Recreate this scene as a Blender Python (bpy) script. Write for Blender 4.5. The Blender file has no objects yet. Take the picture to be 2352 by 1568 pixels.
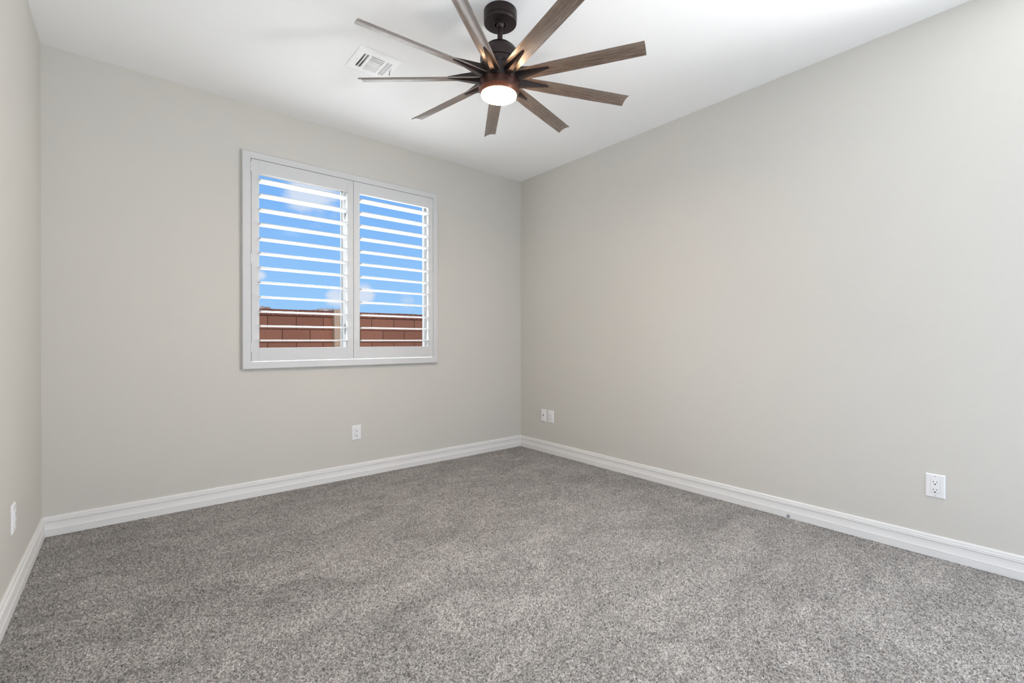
import bpy, bmesh, math, random
import numpy as np
from mathutils import Vector, Matrix, Euler

random.seed(7)
C = bpy.context.scene.collection
SC = bpy.context.scene
PI = math.pi

# ------------------------------------------------------------------ camera
W, H = 3.514, 2.74                    # room width and ceiling height (m)
cam_data = bpy.data.cameras.new('camera')
cam_data.sensor_fit = 'HORIZONTAL'
cam_data.sensor_width = 36.0
cam_data.lens = 16.2565
cam_data.clip_start = 0.02
cam_data.clip_end = 800
cam = bpy.data.objects.new('camera', cam_data)
cam.location = (0.37176, -3.64395, 1.09503)
cam.rotation_euler = (math.radians(90 - 0.150), 0, math.radians(-39.694))
C.objects.link(cam)
SC.camera = cam

# ------------------------------------------------------------------ view
SC.view_settings.view_transform = 'Standard'
SC.view_settings.look = 'None'
SC.view_settings.gamma = 1.0
SC.view_settings.exposure = 0.36
SC.view_settings.use_curve_mapping = False
try:
    SC.cycles.max_bounces = 10
    SC.cycles.diffuse_bounces = 6
    SC.cycles.use_denoising = True
    SC.cycles.sample_clamp_indirect = 8.0
except Exception:
    pass


def lin(r, g, b, a=1.0):
    def f(c):
        c /= 255.0
        return c / 12.92 if c <= 0.04045 else ((c + 0.055) / 1.055) ** 2.4
    return (f(r), f(g), f(b), a)


# ------------------------------------------------------------------ world: blue sky with small clouds
def build_world():
    w = bpy.data.worlds.new('sky')
    SC.world = w
    w.use_nodes = True
    nt = w.node_tree
    nt.nodes.clear()
    N, L = nt.nodes, nt.links
    out = N.new('ShaderNodeOutputWorld')
    bg = N.new('ShaderNodeBackground')
    bg.inputs['Strength'].default_value = 0.84
    L.new(bg.outputs[0], out.inputs[0])
    tc = N.new('ShaderNodeTexCoord')
    sep = N.new('ShaderNodeSeparateXYZ')
    L.new(tc.outputs['Generated'], sep.inputs[0])
    ramp = N.new('ShaderNodeValToRGB')
    e = ramp.color_ramp.elements
    e[0].position = 0.0
    e[0].color = lin(160, 204, 247)
    e[1].position = 0.5
    e[1].color = lin(100, 156, 236)
    m = ramp.color_ramp.elements.new(0.26)
    m.color = lin(128, 181, 244)
    L.new(sep.outputs['Z'], ramp.inputs[0])
    noise = N.new('ShaderNodeTexNoise')
    noise.inputs['Scale'].default_value = 9.0
    noise.inputs['Detail'].default_value = 6.0
    noise.inputs['Roughness'].default_value = 0.58
    mp = N.new('ShaderNodeMapping')
    mp.inputs['Scale'].default_value = (1, 1, 1.9)
    L.new(tc.outputs['Generated'], mp.inputs[0])
    L.new(mp.outputs[0], noise.inputs['Vector'])
    # cloud banks: directions (x, y, z), angular radius, weight
    banks = CLOUDS
    acc = None
    for d, rad, wt in banks:
        v = Vector(d).normalized()
        dist = N.new('ShaderNodeVectorMath')
        dist.operation = 'DISTANCE'
        nrm = N.new('ShaderNodeVectorMath')
        nrm.operation = 'NORMALIZE'
        L.new(tc.outputs['Generated'], nrm.inputs[0])
        L.new(nrm.outputs[0], dist.inputs[0])
        dist.inputs[1].default_value = v
        mr = N.new('ShaderNodeMapRange')
        mr.interpolation_type = 'SMOOTHSTEP'
        mr.inputs['From Min'].default_value = 0.0
        mr.inputs['From Max'].default_value = rad
        mr.inputs['To Min'].default_value = wt
        mr.inputs['To Max'].default_value = 0.0
        L.new(dist.outputs['Value'], mr.inputs['Value'])
        if acc is None:
            acc = mr.outputs[0]
        else:
            ad = N.new('ShaderNodeMath')
            ad.operation = 'ADD'
            L.new(acc, ad.inputs[0])
            L.new(mr.outputs[0], ad.inputs[1])
            acc = ad.outputs[0]
    add = N.new('ShaderNodeMath')
    add.operation = 'ADD'
    L.new(noise.outputs['Fac'], add.inputs[0])
    L.new(acc, add.inputs[1])
    cl = N.new('ShaderNodeMapRange')
    cl.interpolation_type = 'SMOOTHSTEP'
    cl.inputs['From Min'].default_value = 0.66
    cl.inputs['From Max'].default_value = 0.95
    cl.inputs['To Max'].default_value = 0.9
    L.new(add.outputs[0], cl.inputs['Value'])
    mix = N.new('ShaderNodeMix')
    mix.data_type = 'RGBA'
    L.new(cl.outputs[0], mix.inputs['Factor'])
    L.new(ramp.outputs[0], mix.inputs['A'])
    mix.inputs['B'].default_value = lin(218, 224, 240)
    L.new(mix.outputs['Result'], bg.inputs['Color'])


def pixel_dir(px, py):
    """direction of the view ray that the photograph shows at (px, py)"""
    v = Vector(((px - 1176) / 1062.09, -(py - 784) / 1062.09, -1.0))
    return tuple(cam.rotation_euler.to_matrix() @ v)


CLOUDS = [(pixel_dir(745, 478), 0.10, 0.36), (pixel_dir(690, 425), 0.07, 0.22), (pixel_dir(770, 682), 0.040, 0.42),
          (pixel_dir(838, 674), 0.045, 0.50), (pixel_dir(937, 690), 0.045, 0.34), (pixel_dir(598, 633), 0.02, 0.4),
          (pixel_dir(700, 694), 0.03, 0.22)]
build_world()


def area_light(name, loc, target, sx, sy, power, color=(1, 1, 1), spread=180):
    d = bpy.data.lights.new(name, 'AREA')
    d.shape = 'RECTANGLE'
    d.size, d.size_y = sx, sy
    d.energy = power
    d.color = color
    d.spread = math.radians(spread)
    o = bpy.data.objects.new(name, d)
    o.location = loc
    o.rotation_euler = (Vector(target) - Vector(loc)).to_track_quat('-Z', 'Y').to_euler()
    C.objects.link(o)
    return o


# sun over the house roof, shining on the garden wall
sun_d = bpy.data.lights.new('sun', 'SUN')
sun_d.energy = 1.0
sun_d.angle = math.radians(0.6)
sun_d.color = (1.0, 0.96, 0.9)
sun = bpy.data.objects.new('sun', sun_d)
sun.rotation_euler = Vector((0.35, 0.62, -0.95)).to_track_quat('-Z', 'Y').to_euler()
sun.location = (0, -10, 20)
C.objects.link(sun)
# added fill lamps behind the camera, outside invented openings in side and rear walls;
# upright at opening height, others low and aimed up at the ceiling
area_light('fill_left', (-0.14, -4.2, 1.3), (3.0, -3.1, 1.45), 0.85, 2.15, 3)
area_light('fill_right', (W + 0.14, -4.2, 1.3), (0.5, -3.1, 1.45), 0.85, 2.15, 20)
area_light('fill_right_low', (W + 0.95, -4.6, 0.1), (1.2, -2.2, 2.74), 1.8, 1.0, 222)
area_light('fill_left_low', (-0.95, -4.6, 0.1), (2.3, -2.2, 2.74), 1.8, 1.0, 36)
area_light('fill_rear_low', (1.45, -5.55, 0.0), (0.9, -1.6, 2.74), 2.7, 1.0, 32, (1.0, 0.985, 0.96))
# daylight at the shuttered window: sunlit ground outside below the sill, open sky above the lintel
area_light('daylight_ground', (1.75, 2.6, 0.25), (1.75, 0.0, 1.65), 4.5, 1.1, 30)
area_light('daylight_sky', (1.75, 3.4, 4.3), (1.75, 0.0, 1.6), 4.5, 1.6, 540, (0.97, 0.985, 1.0), 105)


# ------------------------------------------------------------------ materials
def new_mat(name, color=(0.8, 0.8, 0.8, 1), rough=0.5, metal=0.0, spec=0.5):
    m = bpy.data.materials.new(name)
    m.use_nodes = True
    b = m.node_tree.nodes['Principled BSDF']
    b.inputs['Base Color'].default_value = color
    b.inputs['Roughness'].default_value = rough
    b.inputs['Metallic'].default_value = metal
    b.inputs['Specular IOR Level'].default_value = spec
    return m, m.node_tree, b


def node(nt, kind, **kw):
    n = nt.nodes.new(kind)
    for k, v in kw.items():
        n.inputs[k].default_value = v
    return n


def bump(nt, b, height, strength, distance):
    bp = node(nt, 'ShaderNodeBump', Strength=strength, Distance=distance)
    nt.links.new(height, bp.inputs['Height'])
    nt.links.new(bp.outputs[0], b.inputs['Normal'])
    return bp


def coords(nt, scale=(1, 1, 1)):
    tc = nt.nodes.new('ShaderNodeTexCoord')
    mp = nt.nodes.new('ShaderNodeMapping')
    mp.inputs['Scale'].default_value = scale
    nt.links.new(tc.outputs['Object'], mp.inputs[0])
    return mp.outputs[0]


def ramp(nt, fac, stops):
    r = nt.nodes.new('ShaderNodeValToRGB')
    els = r.color_ramp.elements
    els[0].position, els[0].color = stops[0]
    els[1].position, els[1].color = stops[-1]
    for p, c in stops[1:-1]:
        els.new(p).color = c
    nt.links.new(fac, r.inputs[0])
    return r.outputs[0]


def mat_paint(name, color, bump_scale, strength, dist, rough=0.7, spec=0.25, knock=None):
    m, nt, b = new_mat(name, color, rough, 0, spec)
    co = coords(nt)
    n = node(nt, 'ShaderNodeTexNoise', Scale=bump_scale, Detail=4.0, Roughness=0.55)
    nt.links.new(co, n.inputs['Vector'])
    h = n.outputs['Fac']
    if knock:
        n2 = node(nt, 'ShaderNodeTexNoise', Scale=knock, Detail=3.0, Roughness=0.6, Distortion=0.6)
        nt.links.new(co, n2.inputs['Vector'])
        mr = node(nt, 'ShaderNodeMapRange')
        mr.interpolation_type = 'SMOOTHSTEP'
        mr.inputs['From Min'].default_value = 0.58
        mr.inputs['From Max'].default_value = 0.66
        nt.links.new(n2.outputs['Fac'], mr.inputs['Value'])
        ad = nt.nodes.new('ShaderNodeMath')
        ad.operation = 'MULTIPLY_ADD'
        ad.inputs[1].default_value = 0.35
        nt.links.new(h, ad.inputs[0])
        nt.links.new(mr.outputs[0], ad.inputs[2])
        h = ad.outputs[0]
    bump(nt, b, h, strength, dist)
    return m


M_WALL = mat_paint('greige_wall_paint', lin(209, 206, 199), 160, 0.22, 0.0012, knock=26)
M_CEIL = mat_paint('white_ceiling_paint', lin(246, 246, 246), 120, 0.22, 0.0012, knock=18)
M_TRIM = mat_paint('white_trim_paint', lin(233, 232, 230), 60, 0.05, 0.0005, rough=0.38, spec=0.45)
M_SHUT = mat_paint('white_shutter_paint', lin(211, 211, 211), 40, 0.04, 0.0004, rough=0.34, spec=0.5)
M_PLATE = mat_paint('white_plastic', lin(238, 238, 238), 50, 0.02, 0.0003, rough=0.3, spec=0.5)
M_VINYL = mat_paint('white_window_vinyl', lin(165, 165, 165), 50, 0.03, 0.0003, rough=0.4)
M_VENT = mat_paint('white_enamel', lin(248, 248, 248), 50, 0.03, 0.0003, rough=0.4)
M_DARK = new_mat('dark_slot', lin(30, 28, 34), 0.6)[0]
M_DUCT = new_mat('grey_enamel_damper', lin(205, 205, 205), 0.6, 0.0)[0]
M_STEEL = new_mat('brushed_screw_steel', lin(150, 150, 152), 0.35, 0.9)[0]


M_SCREW = new_mat('ivory_painted_screw', lin(200, 200, 200), 0.4)[0]


def mat_baseboard():
    """white painted board; one grey scuff with broken paint near the carpet on the right wall"""
    m, nt, b = new_mat('white_baseboard_paint', lin(233, 232, 230), 0.38, 0, 0.45)
    tc = nt.nodes.new('ShaderNodeTexCoord')
    ds = nt.nodes.new('ShaderNodeVectorMath')
    ds.operation = 'DISTANCE'
    ds.inputs[1].default_value = (3.499, -2.541, 0.012)
    nt.links.new(tc.outputs['Object'], ds.inputs[0])
    n = node(nt, 'ShaderNodeTexNoise', Scale=220.0, Detail=3.0, Roughness=0.7)
    nt.links.new(tc.outputs['Object'], n.inputs['Vector'])
    mr = node(nt, 'ShaderNodeMapRange')
    mr.inputs['From Min'].default_value = 0.004
    mr.inputs['From Max'].default_value = 0.017
    mr.inputs['To Min'].default_value = 1.0
    mr.inputs['To Max'].default_value = 0.0
    nt.links.new(ds.outputs['Value'], mr.inputs['Value'])
    mu = nt.nodes.new('ShaderNodeMath')
    mu.operation = 'MULTIPLY'
    nt.links.new(mr.outputs[0], mu.inputs[0])
    nt.links.new(n.outputs['Fac'], mu.inputs[1])
    c = ramp(nt, mu.outputs[0], [(0.12, lin(233, 232, 230)), (0.5, lin(120, 122, 128))])
    nt.links.new(c, b.inputs['Base Color'])
    return m


M_BASE = mat_baseboard()


def mat_carpet():
    m, nt, b = new_mat('grey_heather_carpet', rough=0.95, spec=0.05)
    L = nt.links
    b.inputs['Sheen Weight'].default_value = 0.25
    b.inputs['Sheen Roughness'].default_value = 0.5
    co = coords(nt)
    vor = node(nt, 'ShaderNodeTexVoronoi', Scale=170.0, Randomness=1.0)
    n0 = node(nt, 'ShaderNodeTexNoise', Scale=70.0, Detail=2.0)
    L.new(co, n0.inputs['Vector'])
    warp = nt.nodes.new('ShaderNodeMix')
    warp.data_type = 'RGBA'
    warp.blend_type = 'LINEAR_LIGHT'
    warp.inputs['Factor'].default_value = 0.006
    L.new(co, warp.inputs['A'])
    L.new(n0.outputs['Color'], warp.inputs['B'])
    L.new(warp.outputs['Result'], vor.inputs['Vector'])
    fine = node(nt, 'ShaderNodeTexNoise', Scale=210.0, Detail=3.0, Roughness=0.65)
    L.new(co, fine.inputs['Vector'])
    # yarn colour of each tuft
    sep = nt.nodes.new('ShaderNodeSeparateColor')
    L.new(vor.outputs['Color'], sep.inputs[0])
    mixv = nt.nodes.new('ShaderNodeMath')
    mixv.operation = 'MULTIPLY_ADD'
    mixv.inputs[1].default_value = 0.45
    L.new(sep.outputs[0], mixv.inputs[0])
    sc = nt.nodes.new('ShaderNodeMath')
    sc.operation = 'MULTIPLY_ADD'
    sc.inputs[1].default_value = 1.5
    sc.inputs[2].default_value = -0.47
    L.new(fine.outputs['Fac'], sc.inputs[0])
    L.new(sc.outputs[0], mixv.inputs[2])
    yarn = ramp(nt, mixv.outputs[0], [(0.08, lin(70, 67, 65)), (0.5, lin(152, 148, 144)), (0.92, lin(214, 210, 206))])
    # brushed patches where the pile leans another way
    pm = coords(nt, (1.0, 1.7, 1.0))
    pn = node(nt, 'ShaderNodeTexNoise', Scale=2.9, Detail=5.0, Roughness=0.64, Distortion=0.9)
    L.new(pm, pn.inputs['Vector'])
    patch = ramp(nt, pn.outputs['Fac'], [(0.32, (0.73, 0.73, 0.725, 1)), (0.5, (0.93, 0.93, 0.925, 1)), (0.68, (1.14, 1.135, 1.13, 1))])
    mul = nt.nodes.new('ShaderNodeMix')
    mul.data_type = 'RGBA'
    mul.blend_type = 'MULTIPLY'
    mul.inputs['Factor'].default_value = 1.0
    L.new(yarn, mul.inputs['A'])
    L.new(patch, mul.inputs['B'])
    L.new(mul.outputs['Result'], b.inputs['Base Color'])
    inv = nt.nodes.new('ShaderNodeMath')
    inv.operation = 'MULTIPLY_ADD'
    inv.inputs[1].default_value = -1.0
    L.new(vor.outputs['Distance'], inv.inputs[0])
    L.new(fine.outputs['Fac'], inv.inputs[2])
    bump(nt, b, inv.outputs[0], 0.35, 0.003)
    return m


M_CARPET = mat_carpet()


def mat_wood():
    m, nt, b = new_mat('weathered_walnut', rough=0.34, spec=0.6)
    b.inputs['Coat Weight'].default_value = 1.0
    b.inputs['Coat Roughness'].default_value = 0.24
    L = nt.links
    co = coords(nt, (5.0, 120.0, 120.0))
    n = node(nt, 'ShaderNodeTexNoise', Scale=2.2, Detail=8.0, Roughness=0.65, Distortion=0.4)
    L.new(co, n.inputs['Vector'])
    co2 = coords(nt, (15.0, 360.0, 360.0))
    n2 = node(nt, 'ShaderNodeTexNoise', Scale=1.6, Detail=5.0, Roughness=0.6)
    L.new(co2, n2.inputs['Vector'])
    c1 = ramp(nt, n.outputs['Fac'], [(0.30, lin(68, 54, 46)), (0.5, lin(108, 91, 79)), (0.70, lin(138, 120, 106))])
    c2 = ramp(nt, n2.outputs['Fac'], [(0.37, (0.30, 0.28, 0.27, 1)), (0.49, (1, 1, 1, 1))])
    mul = nt.nodes.new('ShaderNodeMix')
    mul.data_type = 'RGBA'
    mul.blend_type = 'MULTIPLY'
    mul.inputs['Factor'].default_value = 0.8
    L.new(c1, mul.inputs['A'])
    L.new(c2, mul.inputs['B'])
    L.new(mul.outputs['Result'], b.inputs['Base Color'])
    bump(nt, b, n2.outputs['Fac'], 0.12, 0.0006)
    return m


M_WOOD = mat_wood()


def mat_bronze(name='oil_rubbed_bronze', dark=(38, 30, 31), light=(60, 48, 47), metal=0.55):
    m, nt, b = new_mat(name, lin(*dark), 0.36, metal, 0.5)
    co = coords(nt)
    n = node(nt, 'ShaderNodeTexNoise', Scale=900.0, Detail=2.0)
    nt.links.new(co, n.inputs['Vector'])
    c = ramp(nt, n.outputs['Fac'], [(0.35, lin(*dark)), (0.7, lin(*light))])
    nt.links.new(c, b.inputs['Base Color'])
    bump(nt, b, n.outputs['Fac'], 0.1, 0.0004)
    return m


M_BRONZE = mat_bronze()
M_GLOW_BRONZE = mat_bronze('glow_tinted_bronze', (66, 43, 37), (88, 58, 48), 0.6)  # collar's bronze, with the lamp's orange glow put into its colour


def mat_lamp():
    m, nt, b = new_mat('lit_frosted_glass', lin(255, 250, 244), 0.4)
    b.inputs['Emission Color'].default_value = (1.0, 0.60, 0.32, 1)
    b.inputs['Emission Strength'].default_value = 62.0
    return m


M_LAMP = mat_lamp()


def mat_glass():
    m = bpy.data.materials.new('clear_window_glass')
    m.use_nodes = True
    nt = m.node_tree
    nt.nodes.clear()
    out = nt.nodes.new('ShaderNodeOutputMaterial')
    tr = nt.nodes.new('ShaderNodeBsdfTransparent')
    tr.inputs[0].default_value = (0.97, 0.985, 0.98, 1)
    gl = nt.nodes.new('ShaderNodeBsdfGlossy')
    gl.inputs['Roughness'].default_value = 0.12
    fr = nt.nodes.new('ShaderNodeFresnel')
    fr.inputs['IOR'].default_value = 1.06
    mx = nt.nodes.new('ShaderNodeMixShader')
    nt.links.new(fr.outputs[0], mx.inputs[0])
    nt.links.new(tr.outputs[0], mx.inputs[1])
    nt.links.new(gl.outputs[0], mx.inputs[2])
    nt.links.new(mx.outputs[0], out.inputs[0])
    return m


M_GLASS = mat_glass()


def mat_block():
    """split running-bond garden blocks, 406 x 203 mm, thin dark joints"""
    m, nt, b = new_mat('red_concrete_block', rough=0.95, spec=0.1)
    L = nt.links
    tc = nt.nodes.new('ShaderNodeTexCoord')
    sp = nt.nodes.new('ShaderNodeSeparateXYZ')
    L.new(tc.outputs['Object'], sp.inputs[0])
    cb = nt.nodes.new('ShaderNodeCombineXYZ')
    L.new(sp.outputs['X'], cb.inputs['X'])
    L.new(sp.outputs['Z'], cb.inputs['Y'])
    br = node(nt, 'ShaderNodeTexBrick', **{'Scale': 1.0, 'Mortar Size': 0.006, 'Mortar Smooth': 0.2, 'Brick Width': 0.404, 'Row Height': 0.2025, 'Bias': 0.0})
    br.offset = 0.5
    br.offset_frequency = 2
    br.inputs['Color1'].default_value = lin(130, 86, 68)
    br.inputs['Color2'].default_value = lin(142, 95, 76)
    br.inputs['Mortar'].default_value = lin(72, 48, 38)
    L.new(cb.outputs[0], br.inputs['Vector'])
    n = node(nt, 'ShaderNodeTexNoise', Scale=95.0, Detail=5.0, Roughness=0.75)
    L.new(tc.outputs['Object'], n.inputs['Vector'])
    sp2 = ramp(nt, n.outputs['Fac'], [(0.36, (0.62, 0.6, 0.6, 1)), (0.5, (1, 1, 1, 1)), (0.68, (1.3, 1.28, 1.25, 1))])
    mul = nt.nodes.new('ShaderNodeMix')
    mul.data_type = 'RGBA'
    mul.blend_type = 'MULTIPLY'
    mul.inputs['Factor'].default_value = 0.85
    L.new(br.outputs['Color'], mul.inputs['A'])
    L.new(sp2, mul.inputs['B'])
    L.new(mul.outputs['Result'], b.inputs['Base Color'])
    bump(nt, b, n.outputs['Fac'], 0.5, 0.006)
    return m


def mat_speckle(name, dark, mid, light, scale, rough=0.95, bd=0.01):
    m, nt, b = new_mat(name, mid, rough, 0, 0.1)
    co = coords(nt)
    n = node(nt, 'ShaderNodeTexNoise', Scale=scale, Detail=6.0, Roughness=0.7)
    nt.links.new(co, n.inputs['Vector'])
    c = ramp(nt, n.outputs['Fac'], [(0.34, dark), (0.5, mid), (0.66, light)])
    nt.links.new(c, b.inputs['Base Color'])
    bump(nt, b, n.outputs['Fac'], 0.5, bd)
    return m


M_BLOCK = mat_block()
M_CAP = mat_speckle('dark_red_cap_block', lin(88, 56, 46), lin(120, 76, 62), lin(142, 96, 80), 45)
M_TAN = mat_speckle('tan_column_speckle', lin(150, 122, 100), lin(170, 142, 118), lin(184, 158, 134), 40)
M_ROCK = mat_speckle('pale_desert_rock', lin(150, 116, 96), lin(232, 196, 168), lin(250, 228, 205), 0.9, bd=0.25)
M_DIRT = mat_speckle('pale_gravel_ground', lin(96, 86, 76), lin(120, 108, 96), lin(138, 126, 114), 9)
M_STUCCO = mat_speckle('sand_stucco', lin(188, 172, 152), lin(204, 190, 170), lin(214, 202, 184), 60, bd=0.003)


# ------------------------------------------------------------------ mesh helpers
def add_box(bm, x0, x1, y0, y1, z0, z1, bev=0.0):
    vs = [bm.verts.new((x, y, z)) for z in (z0, z1) for y in (y0, y1) for x in (x0, x1)]
    fs = [(0, 2, 3, 1), (4, 5, 7, 6), (0, 1, 5, 4), (2, 6, 7, 3), (0, 4, 6, 2), (1, 3, 7, 5)]
    faces = [bm.faces.new([vs[i] for i in f]) for f in fs]
    if bev > 0:
        edges = list({e for f in faces for e in f.edges})
        bmesh.ops.bevel(bm, geom=edges, offset=bev, segments=2, profile=0.6, affect='EDGES', clamp_overlap=True)


def add_lathe(bm, prof, seg=64, cap0=True, cap1=True, mat=None):
    """profile [(r, z)...] revolved about z"""
    rings = []
    for r, z in prof:
        rings.append([bm.verts.new((r * math.cos(2 * PI * k / seg), r * math.sin(2 * PI * k / seg), z)) for k in range(seg)])
    for a, b in zip(rings[:-1], rings[1:]):
        for k in range(seg):
            bm.faces.new((a[k], a[(k + 1) % seg], b[(k + 1) % seg], b[k]))
    if cap0:
        bm.faces.new(rings[0][::-1])
    if cap1:
        bm.faces.new(rings[-1])


def obj(name, bm, mat, parent=None, smooth=False, angle=35):
    bmesh.ops.recalc_face_normals(bm, faces=bm.faces[:])
    me = bpy.data.meshes.new(name)
    bm.to_mesh(me)
    bm.free()
    me.materials.append(mat)
    if smooth:
        for f in me.polygons:
            f.use_smooth = True
        try:
            me.set_sharp_from_angle(angle=math.radians(angle))
        except Exception:
            pass
    o = bpy.data.objects.new(name, me)
    C.objects.link(o)
    if parent:
        o.parent = parent
    return o


def thing(name, label, cat, loc=(0, 0, 0), rot=(0, 0, 0), group=None):
    o = bpy.data.objects.new(name, None)
    o.empty_display_size = 0.05
    o.location = loc
    o.rotation_euler = rot
    C.objects.link(o)
    o['label'] = label
    o['category'] = cat
    if group:
        o['group'] = group
    return o


def struct(name, bm, mat, label=None, cat=None, smooth=False):
    o = obj(name, bm, mat, None, smooth)
    o['kind'] = 'structure'
    if label:
        o['label'] = label
        o['category'] = cat
    return o


def copy_tree(o, parent=None):
    c = o.copy()
    C.objects.link(c)
    if parent:
        c.parent = parent
    for ch in o.children:
        copy_tree(ch, c)
    return c


def quad_ring(bm, outer, inner, make):
    """flat rectangle with a rectangular hole; make(u, v) gives a vertex position"""
    (a0, a1, b0, b1), (c0, c1, d0, d1) = outer, inner
    us, vs = [a0, c0, c1, a1], [b0, d0, d1, b1]
    g = [[bm.verts.new(make(u, v)) for u in us] for v in vs]
    for j in range(3):
        for i in range(3):
            if i == 1 and j == 1:
                continue
            bm.faces.new((g[j][i], g[j][i + 1], g[j + 1][i + 1], g[j + 1][i]))


# ------------------------------------------------------------------ room shell
REAR = -4.7
WX0, WX1, WZ0, WZ1 = 1.010, 2.478, 0.930, 2.370      # window opening in the back wall

bm = bmesh.new()
add_box(bm, -0.12, W + 0.12, REAR - 0.12, 0.15, -0.12, -0.013)
struct('floor_base', bm, M_CARPET, 'subfloor under the carpet', 'floor')


def carpet():
    """cut-pile carpet: one sheet whose tufts stand up 4 mm apart, with leaning patches"""
    rng = np.random.default_rng(5)
    sp = 0.004
    x0, x1, y0, y1 = 0.004, W - 0.004, REAR + 0.002, -0.004
    nx, ny = int((x1 - x0) / sp), int((y1 - y0) / sp)
    xs, ys = np.linspace(x0, x1, nx), np.linspace(y0, y1, ny)
    X, Y = np.meshgrid(xs, ys)
    X = X + rng.uniform(-0.0015, 0.0015, X.shape)
    Y = Y + rng.uniform(-0.0015, 0.0015, Y.shape)
    Z = rng.uniform(-0.0072, 0.0030, X.shape)
    co = np.stack([X, Y, Z], -1).reshape(-1, 3).astype(np.float32)
    i = np.arange(nx * ny).reshape(ny, nx)
    q = np.stack([i[:-1, :-1], i[:-1, 1:], i[1:, 1:], i[1:, :-1]], -1).reshape(-1).astype(np.int32)
    n = len(q) // 4
    me = bpy.data.meshes.new('carpet')
    me.vertices.add(len(co))
    me.vertices.foreach_set('co', co.ravel())
    me.loops.add(len(q))
    me.loops.foreach_set('vertex_index', q)
    me.polygons.add(n)
    me.polygons.foreach_set('loop_start', np.arange(0, 4 * n, 4, dtype=np.int32))
    me.polygons.foreach_set('use_smooth', np.ones(n, dtype=bool))
    me.update(calc_edges=True)
    me.materials.append(M_CARPET)
    o = bpy.data.objects.new('floor', me)
    C.objects.link(o)
    o['kind'] = 'structure'
    o['label'] = 'grey heather cut-pile carpet covering the bedroom floor'
    o['category'] = 'carpet'


carpet()

bm = bmesh.new()
for y0, y1 in ((0.0, 0.16),):
    # inner and outer faces with the window hole, and the four reveals
    quad_ring(bm, (-0.12, W + 0.12, -0.12, H), (WX0, WX1, WZ0, WZ1), lambda u, v: (u, y0, v))
    quad_ring(bm, (-0.12, W + 0.12, -0.12, H), (WX0, WX1, WZ0, WZ1), lambda u, v: (u, y1, v))
    def rect(x0, x1, z0, z1):
        ps = [(x0, z0), (x1, z0), (x1, z1), (x0, z1)]
        for (ax, az), (bx, bz) in zip(ps, ps[1:] + ps[:1]):
            bm.faces.new([bm.verts.new(p) for p in ((ax, y0, az), (bx, y0, bz), (bx, y1, bz), (ax, y1, az))])
    rect(WX0, WX1, WZ0, WZ1)
    rect(-0.12, W + 0.12, -0.12, H)
bmesh.ops.remove_doubles(bm, verts=bm.verts[:], dist=1e-5)
struct('wall_back', bm, M_WALL)

SY0, SY1, SZ0, SZ1 = -4.62, -3.78, 0.22, 2.40          # added side-wall openings that let the fill lamps in


def side_wall(name, x0, x1):
    b = bmesh.new()
    add_box(b, x0, x1, SY1, 0.0, 0.0, H)
    add_box(b, x0, x1, REAR - 0.12, SY0, 0.0, H)
    add_box(b, x0, x1, SY0, SY1, 0.0, SZ0)
    add_box(b, x0, x1, SY0, SY1, SZ1, H)
    return struct(name, b, M_WALL)


side_wall('wall_left', -0.12, 0.0)
side_wall('wall_right', W, W + 0.12)
bm = bmesh.new()
add_box(bm, 0.0, 0.25, REAR - 0.12, REAR, 0.0, H)      # added opening between, for the low rear fill
add_box(bm, W - 0.25, W, REAR - 0.12, REAR, 0.0, H)
add_box(bm, 0.25, W - 0.25, REAR - 0.12, REAR, 2.3, H)
struct('wall_rear', bm, M_WALL)

# ceiling (extended past the walls to keep sun out of the added openings) with a square hole for the register
VX0, VX1, VY0, VY1 = 1.403, 1.593, -1.094, -0.904
bm = bmesh.new()
quad_ring(bm, (-1.5, W + 1.2, REAR - 2.4, 0.16), (VX0, VX1, VY0, VY1), lambda u, v: (u, v, H))
quad_ring(bm, (-1.5, W + 1.2, REAR - 2.4, 0.16), (VX0, VX1, VY0, VY1), lambda u, v: (u, v, H + 0.14))
for (ax, ay), (bx, by) in (((VX0, VY0), (VX1, VY0)), ((VX1, VY0), (VX1, VY1)), ((VX1, VY1), (VX0, VY1)), ((VX0, VY1), (VX0, VY0))):
    bm.faces.new([bm.verts.new(p) for p in ((ax, ay, H), (bx, by, H), (bx, by, H + 0.14), (ax, ay, H + 0.14))])
ox = [(-1.5, REAR - 2.4), (W + 1.2, REAR - 2.4), (W + 1.2, 0.16), (-1.5, 0.16)]
for (ax, ay), (bx, by) in zip(ox, ox[1:] + ox[:1]):
    bm.faces.new([bm.verts.new(p) for p in ((ax, ay, H), (bx, by, H), (bx, by, H + 0.14), (ax, ay, H + 0.14))])
bmesh.ops.remove_doubles(bm, verts=bm.verts[:], dist=1e-5)
struct('ceiling', bm, M_CEIL)

# baseboards: moulded profile (depth from wall, height), mitred in the corners
PROF = [(0.0, 0.110), (0.006, 0.110), (0.0085, 0.1065), (0.0095, 0.101), (0.0095, 0.0935), (0.0125, 0.0925), (0.0132, 0.0910),
        (0.0105, 0.0895), (0.0105, 0.0855), (0.0135, 0.0845), (0.0142, 0.0830), (0.0112, 0.0805), (0.0105, 0.074), (0.0112, 0.062), (0.0130, 0.049),
        (0.0142, 0.0430), (0.0152, 0.0405), (0.0160, 0.0385), (0.0152, 0.0365), (0.0152, 0.0), (0.0, 0.0)]


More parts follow.
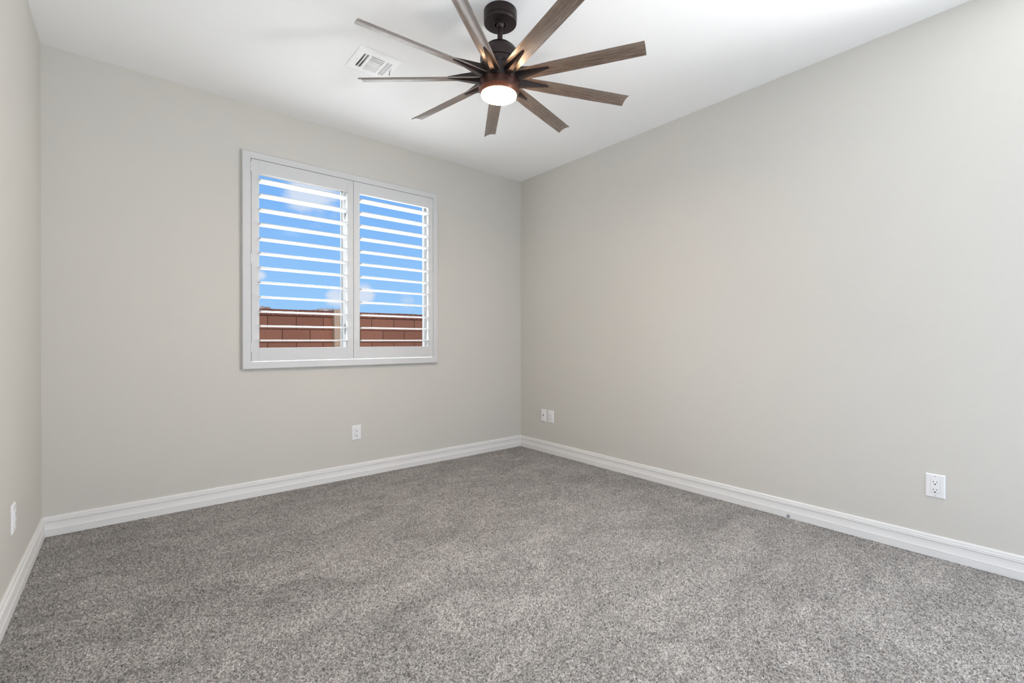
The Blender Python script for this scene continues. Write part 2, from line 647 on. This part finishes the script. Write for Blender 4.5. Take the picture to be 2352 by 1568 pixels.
def baseboard(name, place, u0, u1, m0, m1):
    """place(u, d, z) -> point; m0/m1 = +1 where the end is mitred inward"""
    b = bmesh.new()
    r0 = [b.verts.new(place(u0 + m0 * d, d, z)) for d, z in PROF]
    r1 = [b.verts.new(place(u1 - m1 * d, d, z)) for d, z in PROF]
    for k in range(len(PROF) - 1):
        b.faces.new((r0[k], r0[k + 1], r1[k + 1], r1[k]))
    b.faces.new(r0)
    b.faces.new(r1[::-1])
    return struct(name, b, M_BASE)


baseboard('baseboard_back', lambda u, d, z: (u, -d, z), 0.0, W, 1, 1)
baseboard('baseboard_left', lambda u, d, z: (d, u, z), REAR, 0.0, 0, 1)
baseboard('baseboard_right', lambda u, d, z: (W - d, u, z), REAR, 0.0, 0, 1)

# ------------------------------------------------------------------ window behind the shutters (sliding sash)
win = thing('window_1', 'white vinyl sliding window with a grey meeting stile behind the shutters', 'window', (1.744, 0.12, WZ0))
win['kind'] = 'structure'
wl = win.location


def wbox(b, x0, x1, y0, y1, z0, z1, bev=0.002):
    add_box(b, x0 - wl.x, x1 - wl.x, y0 - wl.y, y1 - wl.y, z0 - wl.z, z1 - wl.z, bev)


b = bmesh.new()
FW = 0.018
wbox(b, WX0, WX1, 0.085, 0.158, WZ0, WZ0 + FW)
wbox(b, WX0, WX1, 0.085, 0.158, WZ1 - FW, WZ1)
wbox(b, WX0, WX0 + FW, 0.085, 0.158, WZ0 + FW, WZ1 - FW)
wbox(b, WX1 - FW, WX1, 0.085, 0.158, WZ0 + FW, WZ1 - FW)
obj('window_frame', b, M_VINYL, win)
XM = 1.752                                            # where the two sashes overlap
for k, (x0, x1, y0, y1) in enumerate(((WX0 + FW, XM + 0.0, 0.122, 0.148), (XM - 0.045, WX1 - FW, 0.092, 0.118))):
    b = bmesh.new()
    sw = 0.050 if k == 0 else 0.027
    wbox(b, x0, x1, y0, y1, WZ0 + FW, WZ0 + FW + sw)
    wbox(b, x0, x1, y0, y1, WZ1 - FW - sw, WZ1 - FW)
    wbox(b, x0, x0 + sw, y0, y1, WZ0 + FW + sw, WZ1 - FW - sw)
    wbox(b, x1 - sw, x1, y0, y1, WZ0 + FW + sw, WZ1 - FW - sw)
    s = obj('sash', b, M_VINYL, win)
    b = bmesh.new()
    ym = (y0 + y1) / 2
    wbox(b, x0 + sw - 0.004, x1 - sw + 0.004, ym - 0.002, ym + 0.002, WZ0 + FW + sw - 0.004, WZ1 - FW - sw + 0.004, 0)
    obj('pane', b, M_GLASS, s)
    if k == 1:
        for zc, hh in ((2.10, 0.028), (1.185, 0.042)):   # two cam latches on the meeting stile
            b = bmesh.new()
            wbox(b, x0 + 0.010, x0 + 0.032, y0 - 0.008, y0, zc - hh, zc + hh, 0.003)
            wbox(b, x0 + 0.014, x0 + 0.028, y0 - 0.022, y0 - 0.008, zc - hh * 0.25, zc + hh * 0.75, 0.004)
            obj('latch', b, M_STEEL, s)

# ------------------------------------------------------------------ plantation shutters
shut = thing('plantation_shutters', 'white double panel plantation shutters with open louvers filling the window', 'shutters', (1.744, 0, 0.894))
sl = shut.location


def sbox(b, x0, x1, y0, y1, z0, z1, bev=0.0015):
    add_box(b, x0 - sl.x, x1 - sl.x, y0 - sl.y, y1 - sl.y, z0 - sl.z, z1 - sl.z, bev)


FX0, FX1, FZ0, FZ1 = 0.973, 2.508, 0.894, 2.404       # frame outer edge
IX0, IX1, IZ0, IZ1 = 1.0255, 2.4625, 0.945, 2.3555    # frame inner edge
b = bmesh.new()
prof_y = -0.032
# mitred flat casing with a slight outer bevel, plus the return running back into the opening
oc = [(FX0, FZ0), (FX1, FZ0), (FX1, FZ1), (FX0, FZ1)]
ic = [(IX0, IZ0), (IX1, IZ0), (IX1, IZ1), (IX0, IZ1)]
def off(c, ref, d):
    return [(x + (d if x < 1.7 else -d), z + (d if z < 1.6 else -d)) for x, z in c]
rings = [(oc, -0.0005), (oc, -0.027), (off(oc, 0, 0.005), prof_y), (off(ic, 0, -0.002), prof_y), (ic, prof_y + 0.002), (ic, 0.055), (off(ic, 0, -0.012), 0.055), (off(ic, 0, -0.012), -0.0005)]
vr = [[b.verts.new((x - sl.x, y - sl.y, z - sl.z)) for x, z in c] for c, y in rings]
for p, q in zip(vr, vr[1:] + vr[:1]):
    for k in range(4):
        b.faces.new((p[k], p[(k + 1) % 4], q[(k + 1) % 4], q[k]))
obj('frame', b, M_SHUT, shut)

PT, PB = 2.3525, 0.951                                # panel top and bottom
ST = 0.0485                                           # stile width
OT, OB = 2.262, 1.042                                 # louver opening
PY0, PY1 = -0.030, -0.002
LP = (OT - OB) / 12


def louver_mesh(x0, x1):
    b = bmesh.new()
    n = 20
    a_, t_ = 0.057, 0.0055
    sect = []
    for k in range(n):
        t = 2 * PI * k / n
        sx = math.copysign(abs(math.cos(t)) ** 0.85, math.cos(t)) * a_
        sz = math.copysign(abs(math.sin(t)) ** 0.62, math.sin(t)) * t_
        sect.append((sx, sz))
    ends = []
    for x in (x0, x1):
        ends.append([b.verts.new((x, p, z)) for p, z in sect])
    for k in range(n):
        b.faces.new((ends[0][k], ends[0][(k + 1) % n], ends[1][(k + 1) % n], ends[1][k]))
    b.faces.new(ends[0])
    b.faces.new(ends[1][::-1])
    return b


for side, (x0, x1) in enumerate(((1.0285, 1.7425), (1.7455, 2.4595))):
    b = bmesh.new()
    sbox(b, x0, x0 + ST, PY0, PY1, PB, PT)
    sbox(b, x1 - ST, x1, PY0, PY1, PB, PT)
    sbox(b, x0 + ST, x1 - ST, PY0, PY1, OT, PT)
    sbox(b, x0 + ST, x1 - ST, PY0, PY1, PB, OB)
    # rabbet lip at the meeting stile
    if side == 0:
        sbox(b, x1 - 0.001, x1 + 0.004, PY0 + 0.010, PY1, PB, PT, 0)
    panel = obj('shutter_panel', b, M_SHUT, shut)
    first = None
    for k in range(12):
        z = OT - LP * (k + 0.5)
        if first is None:
            first = obj('louver', louver_mesh(x0 + ST + 0.0015 - sl.x, x1 - ST - 0.0015 - sl.x), M_SHUT, panel, True, 50)
            lo = first
        else:
            lo = first.copy()
            C.objects.link(lo)
        lo.location = (0, -0.016 - sl.y, z - sl.z)
        lo.rotation_euler = (0, 0, 0)
    hx = x0 - 0.0015 if side == 0 else x1 + 0.0015
    for hz in (2.295, 1.66, 1.045):
        b = bmesh.new()
        sbox(b, hx - 0.004, hx + 0.004, PY0 - 0.005, PY0 + 0.004, hz - 0.035, hz + 0.035, 0.001)
        obj('hinge', b, M_SHUT, panel)

# ------------------------------------------------------------------ wall plates
GRP = 'white decora outlets on the walls'


def plate_mesh(w=0.076, h=0.119, d=0.0065):
    """bevelled wall plate with a decora opening; x across, z up, -y out of the wall"""
    b = bmesh.new()
    iw, ih = 0.0170, 0.0339
    def r(hw, hh, y):
        return [b.verts.new((x, y, z)) for x, z in ((-hw, -hh), (hw, -hh), (hw, hh), (-hw, hh))]
    rr = [r(w / 2, h / 2, 0), r(w / 2, h / 2, -0.0022), r(w / 2 - 0.0015, h / 2 - 0.0015, -0.0036), r(w / 2 - 0.0052, h / 2 - 0.0052, -d), r(iw, ih, -d), r(iw, ih, 0)]
    for p, q in zip(rr, rr[1:] + rr[:1]):
        for k in range(4):
            b.faces.new((p[k], p[(k + 1) % 4], q[(k + 1) % 4], q[k]))
    return b


def disc(b, cx, cz, y, r, d, n=16):
    a = [b.verts.new((cx + r * math.cos(2 * PI * k / n), y, cz + r * math.sin(2 * PI * k / n))) for k in range(n)]
    c = [b.verts.new((cx + r * math.cos(2 * PI * k / n), y + d, cz + r * math.sin(2 * PI * k / n))) for k in range(n)]
    for k in range(n):
        b.faces.new((a[k], a[(k + 1) % n], c[(k + 1) % n], c[k]))
    b.faces.new(a)
    b.faces.new(c[::-1])


def plate_base(name, label, cat, loc, rz, group=None):
    t = thing(name, label, cat, loc, (0, 0, rz), group)
    obj('wall_plate', plate_mesh(), M_PLATE, t)
    for z in (0.0485, -0.0485):
        b = bmesh.new()
        disc(b, 0, z, -0.0074, 0.0031, 0.0015)
        add_box(b, -0.0026, 0.0026, -0.0077, -0.0074, z - 0.0004, z + 0.0004)
        obj('screw', b, M_SCREW, t)
    return t


def make_outlet(label, loc, rz):
    t = plate_base('wall_outlet', label, 'outlet', loc, rz, GRP)
    b = bmesh.new()
    add_box(b, -0.0166, 0.0166, -0.0098, 0.0, -0.0335, 0.0335, 0.0012)
    rec = obj('receptacle', b, M_PLATE, t)
    for zc in (0.0205, -0.0185):
        b = bmesh.new()
        add_box(b, -0.0078, -0.0056, -0.0101, -0.0097, zc - 0.0040, zc + 0.0048)
        add_box(b, 0.0056, 0.0076, -0.0101, -0.0097, zc - 0.0030, zc + 0.0040)
        disc(b, 0, zc - 0.0105, -0.0101, 0.0030, 0.0004)
        add_box(b, -0.0030, 0.0030, -0.01012, -0.0097, zc - 0.0135, zc - 0.0105)
        obj('socket_slots', b, M_DARK, rec)
    return t


o1 = make_outlet('white outlet plate under the shuttered window on the back wall', (1.776, -0.0005, 0.358), 0)
o2 = copy_tree(o1)
o2.location, o2.rotation_euler = (W - 0.0005, -0.449, 0.356), (0, 0, -PI / 2)
o2['label'] = 'white outlet beside the jack plate, near the far corner of the right wall'
o3 = copy_tree(o1)
o3.location, o3.rotation_euler = (W - 0.0005, -3.2135, 0.359), (0, 0, -PI / 2)
o3['label'] = 'white outlet alone on the long bare right wall, far from the corner'
o4 = copy_tree(o1)
o4.location, o4.rotation_euler = (0.0005, -0.842, 0.356), (0, 0, PI / 2)
o4['label'] = 'white outlet seen edge-on on the left wall above the baseboard'

jk = plate_base('jack_plate', 'white jack plate with one small dark hole, beside an outlet by the corner', 'wall plate', (W - 0.0005, -0.351, 0.357), -PI / 2)
b = bmesh.new()
add_box(b, -0.0166, 0.0166, -0.0092, 0.0, -0.0335, 0.0335, 0.0012)
ins = obj('insert', b, M_PLATE, jk)
b = bmesh.new()
add_box(b, -0.0062, 0.0062, -0.0096, -0.0090, -0.0020, 0.0090)
obj('jack', b, M_DARK, ins)

# ------------------------------------------------------------------ ceiling register
reg = thing('ceiling_register', 'white square air vent register on the ceiling beside the fan', 'vent', (1.498, -0.999, H))
b = bmesh.new()
E2 = 0.126
PD = 0.009                                            # how far the face drops below the ceiling


def slot_grid(b, holes, half, z_top, z_face):
    """flat face at z_face made of cells, leaving rectangular holes, with hole walls"""
    xs = sorted({-half, half, *[h[0] for h in holes], *[h[1] for h in holes]})
    ys = sorted({-half, half, *[h[2] for h in holes], *[h[3] for h in holes]})
    vv = {}
    def V(x, y, z):
        k = (round(x, 5), round(y, 5), z)
        if k not in vv:
            vv[k] = b.verts.new((x, y, z))
        return vv[k]
    for i in range(len(xs) - 1):
        for j in range(len(ys) - 1):
            mx, my = (xs[i] + xs[i + 1]) / 2, (ys[j] + ys[j + 1]) / 2
            if any(h[0] < mx < h[1] and h[2] < my < h[3] for h in holes):
                continue
            b.faces.new((V(xs[i], ys[j], z_face), V(xs[i + 1], ys[j], z_face), V(xs[i + 1], ys[j + 1], z_face), V(xs[i], ys[j + 1], z_face)))
    for x0, x1, y0, y1 in holes:
        ps = [(x0, y0), (x1, y0), (x1, y1), (x0, y1)]
        for (ax, ay), (bx, by) in zip(ps, ps[1:] + ps[:1]):
            b.faces.new([b.verts.new(p) for p in ((ax, ay, z_face), (bx, by, z_face), (bx, by, z_top), (ax, ay, z_top))])


holes = []
# two long slots on each side run along y, eight in the middle run along x
for x0 in (-0.086, -0.068):
    holes.append((x0, x0 + 0.014, -0.074, 0.074))
for x0 in (0.054, 0.072):
    holes.append((x0, x0 + 0.014, -0.074, 0.074))
for k in range(8):
    y0 = -0.076 + k * 0.0192
    holes.append((-0.040, 0.040, y0, y0 + 0.0150))
slot_grid(b, holes, 0.112, -0.003, -PD)
# sloping rim up to the ceiling
ra = [b.verts.new((sx * 0.112, sy * 0.112, -PD)) for sx, sy in ((-1, -1), (1, -1), (1, 1), (-1, 1))]
rb = [b.verts.new((sx * E2, sy * E2, -0.004)) for sx, sy in ((-1, -1), (1, -1), (1, 1), (-1, 1))]
rc = [b.verts.new((sx * E2, sy * E2, -0.0003)) for sx, sy in ((-1, -1), (1, -1), (1, 1), (-1, 1))]
for p, q in ((ra, rb), (rb, rc)):
    for k in range(4):
        b.faces.new((p[k], p[(k + 1) % 4], q[(k + 1) % 4], q[k]))
bmesh.ops.remove_doubles(b, verts=b.verts[:], dist=1e-6)
obj('faceplate', b, M_VENT, reg)


def fin(b, x0, x1, y0, y1, ang, along):
    """thin curved deflector blade behind a slot"""
    n = 5
    th = 0.0010
    pts = []
    for k in range(n):
        t = k / (n - 1)
        pts.append((0.020 * t * math.sin(ang) * (0.6 + 0.4 * t), -0.0075 + 0.017 * t))
    rows = []
    for sgn in (0, 1):
        for u, z in pts:
            if along == 'x':
                rows.append([b.verts.new((x0, y0 + u + sgn * th, z)), b.verts.new((x1, y0 + u + sgn * th, z))])
            else:
                rows.append([b.verts.new((x0 + u + sgn * th, y0, z)), b.verts.new((x0 + u + sgn * th, y1, z))])
    for s in (0, n):
        for k in range(n - 1):
            b.faces.new((rows[s + k][0], rows[s + k][1], rows[s + k + 1][1], rows[s + k + 1][0]))


for (x0, x1, y0, y1) in holes:
    b = bmesh.new()
    if y1 - y0 > 0.1:
        left = x0 < 0
        # side fins throw the air outward
        fin(b, x0 if left else x1 - 0.001, 0, y0, y1, 0.75 if left else -0.75, 'y')
    else:
        up = (y0 + y1) / 2 > 0
        fin(b, x0, x1, y1 - 0.001 if up else y0, 0, -0.75 if up else 0.75, 'x')
    obj('deflector_fin', b, M_VENT, reg)
b = bmesh.new()                                       # damper lever in its slot
add_box(b, 0.0985, 0.0997, -0.030, 0.006, -PD - 0.0006, -PD + 0.001)
obj('lever_slot', b, M_DARK, reg)
b = bmesh.new()
add_box(b, 0.0975, 0.1005, -0.002, 0.001, -PD - 0.016, -PD)
add_box(b, 0.0968, 0.1012, -0.004, 0.003, -PD - 0.026, -PD - 0.014, 0.001)
lv = obj('damper_lever', b, M_STEEL, reg)
for x in (-0.1, 0.1075):
    b = bmesh.new()
    add_lathe(b, [(0.0026, -PD + 0.001), (0.0026, -PD - 0.0005), (0.0015, -PD - 0.0012)], 16)
    s = obj('screw', b, M_STEEL, reg)
    s.location = (x, 0.0, 0)
b = bmesh.new()                                       # duct boot above the register
for (ax, ay), (bx, by) in (((-1, -1), (1, -1)), ((1, -1), (1, 1)), ((1, 1), (-1, 1)), ((-1, 1), (-1, -1))):
    q = 0.0945
    b.faces.new([b.verts.new(p) for p in ((ax * q, ay * q, 0.0), (bx * q, by * q, 0.0), (bx * q, by * q, 0.030), (ax * q, ay * q, 0.030))])
q = 0.0945
b.faces.new([b.verts.new(p) for p in ((-q, -q, 0.030), (q, -q, 0.030), (q, q, 0.030), (-q, q, 0.030))])
bmesh.ops.remove_doubles(b, verts=b.verts[:], dist=1e-6)
obj('duct_boot', b, M_DUCT, reg)

# ------------------------------------------------------------------ ceiling fan
HUB = Vector((1.8135, -1.8061, 2.4128))               # hub centre (blade plane)
TILT = Euler((0.0426, -0.0085, 0), 'XYZ')             # the fan hangs a little out of plumb
CAN = Vector((1.8112, -1.8176, H))
fan = thing('ceiling_fan', 'bronze ceiling fan with nine walnut blades and a lit drum light', 'ceiling fan', tuple(CAN))


def fan_part(name, b, mat, parent=None, tilt=True, smooth=True, rz=0.0):
    o = obj(name, b, mat, parent or fan, smooth, 30)
    if not parent:
        if tilt:
            o.location = HUB - CAN
            o.rotation_euler = (TILT.to_matrix() @ Matrix.Rotation(rz, 3, 'Z')).to_euler()
    return o


b = bmesh.new()
add_lathe(b, [(0.083, -0.0004), (0.083, -0.0395), (0.0815, -0.0410), (0.0800, -0.0415), (0.0800, -0.0440), (0.0818, -0.0445), (0.0818, -0.0570), (0.0795, -0.0598),
              (0.0770, -0.0602), (0.036, -0.0602), (0.036, -0.0635), (0.034, -0.0650), (0.0285, -0.0650), (0.0270, -0.0600), (0.0270, -0.045)], 72)
fan_part('canopy', b, M_BRONZE, tilt=False)
b = bmesh.new()
add_lathe(b, [(0.012, 0.31), (0.0245, 0.295), (0.0255, 0.28), (0.0245, 0.268), (0.0175, 0.254), (0.0130, 0.250), (0.0130, 0.165)], 40)
fan_part('downrod', b, M_BRONZE)
b = bmesh.new()
add_lathe(b, [(0.0132, 0.1830), (0.020, 0.1800), (0.030, 0.1760), (0.045, 0.1700), (0.062, 0.1600), (0.077, 0.1480), (0.088, 0.1340), (0.095, 0.1180), (0.0975, 0.1020),
              (0.0975, 0.0800), (0.0960, 0.0785), (0.0930, 0.0780), (0.0930, 0.0750), (0.0968, 0.0745), (0.0968, 0.0560), (0.090, 0.045), (0.075, 0.040)], 72)
fan_part('motor_housing', b, M_BRONZE)
b = bmesh.new()                                       # hub plate the blades spring from
add_lathe(b, [(0.070, 0.052), (0.090, 0.048), (0.0985, 0.040), (0.0985, -0.018), (0.0965, -0.0215), (0.080, -0.022)], 72)
fan_part('hub', b, M_BRONZE)
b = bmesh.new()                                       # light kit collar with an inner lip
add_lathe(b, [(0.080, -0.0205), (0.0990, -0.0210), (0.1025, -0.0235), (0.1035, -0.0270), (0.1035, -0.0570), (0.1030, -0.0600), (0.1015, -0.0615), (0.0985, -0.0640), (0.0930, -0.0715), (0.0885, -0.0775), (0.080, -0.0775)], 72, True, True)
lc = fan_part('light_collar', b, M_GLOW_BRONZE)
lc['label'] = 'bronze collar with painted orange lamp glow around the drum glass'
b = bmesh.new()                                       # frosted drum glass
add_lathe(b, [(0.0860, -0.0770), (0.0888, -0.0785), (0.0895, -0.0810), (0.0895, -0.0865), (0.0880, -0.0905), (0.0840, -0.0928), (0.0760, -0.0936), (0.040, -0.0941), (0.004, -0.0942)], 72)
g = fan_part('lamp_shade', b, M_LAMP)
g['label'] = 'glowing frosted white drum glass'
ld = bpy.data.lights.new('fan_lamp_boost', 'AREA')       # added disc below the glass, boosting the lamp's downward light
ld.shape = 'DISK'
ld.size = 0.15
ld.energy = 11.0
ld.color = (1.0, 0.94, 0.86)
lo_ = bpy.data.objects.new('fan_lamp_boost', ld)
lo_.parent = fan
lo_.location = HUB - CAN + Vector((0, 0, -0.0955))
C.objects.link(lo_)


def blade_mesh():
    """cambered plank from r = 0.095 to 0.7145, pitched 17 degrees; x runs outward"""
    b = bmesh.new()
    hw, al, th, sag = 0.0379, math.radians(16.95), 0.0058, 0.0085
    nu, nx = 12, 24
    r0, r1 = 0.094, 0.7145
    top, bot = [], []
    for i in range(nx + 1):
        x = r0 + (r1 - r0) * i / nx
        w = hw * (0.90 + 0.10 * min(1, i / 8))
        ta, ba = [], []
        for j in range(nu + 1):
            u = -1 + 2 * j / nu
            arch = sag * (1 - u * u)
            tk = th * (0.5 if j in (0, nu) else 1.0)
            for lst, dz in ((ta, tk / 2), (ba, -tk / 2)):
                t, z = u * w, arch + dz
                lst.append(b.verts.new((x, t * math.cos(al) + z * math.sin(al), -t * math.sin(al) + z * math.cos(al))))
        top.append(ta)
        bot.append(ba)
    for i in range(nx):
        for j in range(nu):
            b.faces.new((top[i][j], top[i + 1][j], top[i + 1][j + 1], top[i][j + 1]))
            b.faces.new((bot[i][j], bot[i][j + 1], bot[i + 1][j + 1], bot[i + 1][j]))
        for j in (0, nu):
            b.faces.new((top[i][j], bot[i][j], bot[i + 1][j], top[i + 1][j]))
    for i in (0, nx):
        for j in range(nu):
            b.faces.new((top[i][j], top[i][j + 1], bot[i][j + 1], bot[i][j]))
    return b


def bracket_mesh():
    """tapering spike that clamps the blade root from above and below"""
    b = bmesh.new()
    r0, r1 = 0.090, 0.264
    zc = 0.0085
    def sect(x, hw, zt, zb, hb):
        return [b.verts.new((x, y, z)) for y, z in ((-hw, zc), (-hb, zb), (hb, zb), (hw, zc), (hb * 0.8, zt), (-hb * 0.8, zt))]
    ss = [sect(r0, 0.0205, 0.036, -0.024, 0.0145), sect(r0 + 0.09, 0.0125, 0.025, -0.0105, 0.0090), sect(r1 - 0.006, 0.0055, 0.0145, 0.0012, 0.0045), sect(r1, 0.0030, 0.0135, 0.0025, 0.0025)]
    for p, q in zip(ss[:-1], ss[1:]):
        for k in range(6):
            b.faces.new((p[k], p[(k + 1) % 6], q[(k + 1) % 6], q[k]))
    b.faces.new(ss[0])
    b.faces.new(ss[-1][::-1])
    return b


TH0 = math.radians(-63.183)
first_blade = fan_part('blade', blade_mesh(), M_WOOD, rz=TH0)
first_bracket = obj('blade_bracket', bracket_mesh(), M_BRONZE, first_blade, True, 25)
for k in range(1, 9):
    bl = first_blade.copy()
    C.objects.link(bl)
    bl.rotation_euler = (TILT.to_matrix() @ Matrix.Rotation(TH0 + math.radians(40 * k), 3, 'Z')).to_euler()
    br = first_bracket.copy()
    C.objects.link(br)
    br.parent = bl

# ------------------------------------------------------------------ outdoors
WY = 4.0
CAPZ = 1.567
gw = thing('garden_wall', 'red concrete block garden wall with a darker cap course outside the window', 'garden wall', (0, WY, -0.30))


def gbox(b, x0, x1, y0, y1, z0, z1, bev=0.0):
    add_box(b, x0, x1, y0 - WY, y1 - WY, z0 + 0.30, z1 + 0.30, bev)


b = bmesh.new()
gbox(b, -3.0, 9.0, WY, WY + 0.2, -0.3, 1.466)
blk = obj('block_courses', b, M_BLOCK, gw)
# move the texture origin so that joints fall where the photo shows them
dx, dz = 1.973, 1.466 + 0.30
for v in blk.data.vertices:
    v.co.x -= dx
    v.co.z -= dz
blk.location = (dx, 0, dz)
b = bmesh.new()
x = -3.0 + 0.17
while x < 9.0:
    gbox(b, x + 0.003, x + 0.401, WY - 0.012, WY + 0.212, 1.470, CAPZ + random.uniform(-0.004, 0.004), 0.006)
    x += 0.404
obj('cap_course', b, M_CAP, gw)
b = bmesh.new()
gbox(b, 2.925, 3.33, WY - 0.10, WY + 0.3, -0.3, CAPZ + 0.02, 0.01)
obj('tan_column', b, M_TAN, gw)  # tan band seen in the window, built as a solid column

b = bmesh.new()
b.faces.new([b.verts.new(p) for p in ((-60, 0.16, -0.3), (60, 0.16, -0.3), (60, 140, -0.3), (-60, 140, -0.3))])
struct('ground', b, M_DIRT)

# rocky desert ridge far beyond the wall
b = bmesh.new()
nx, ny = 240, 14
random.seed(3)
prev = []
d0 = 62.0


def ridge_h(u):
    # u: pixel column; height of the skyline the photo shows there
    pts = [(480, 700), (595, 702), (612, 703.5), (628, 709), (650, 714), (700, 714), (724, 711), (735, 707.5), (760, 708.5), (790, 708), (820, 722), (900, 732), (1050, 738)]
    for (a, ya), (c, yc) in zip(pts, pts[1:]):
        if a <= u <= c:
            return ya + (yc - ya) * (u - a) / (c - a)
    return pts[-1][1]


grid = []
for j in range(ny + 1):
    row = []
    for i in range(nx + 1):
        u = 480 + 570 * i / nx
        dv = Vector(pixel_dir(u, ridge_h(u)))
        s = (d0 + 3.0 * (ny - j) / ny * -1.0) / Vector((dv.x, dv.y)).length
        p = Vector(cam.location) + dv * s
        f = j / ny
        z = -0.3 + (p.z + 0.3) * (f ** 0.8) + random.uniform(-0.16, 0.10) * (0.6 if j == ny else 1.0) * min(1, f * 3)
        row.append(b.verts.new((p.x + random.uniform(-0.25, 0.25), p.y + random.uniform(-0.15, 0.15), z)))
    grid.append(row)
back = [b.verts.new((v.co.x * 1.12, v.co.y * 1.12, -0.3)) for v in grid[-1]]
grid.append(back)
for a, c in zip(grid[:-1], grid[1:]):
    for i in range(nx):
        b.faces.new((a[i], a[i + 1], c[i + 1], c[i]))
struct('hills', b, M_ROCK)
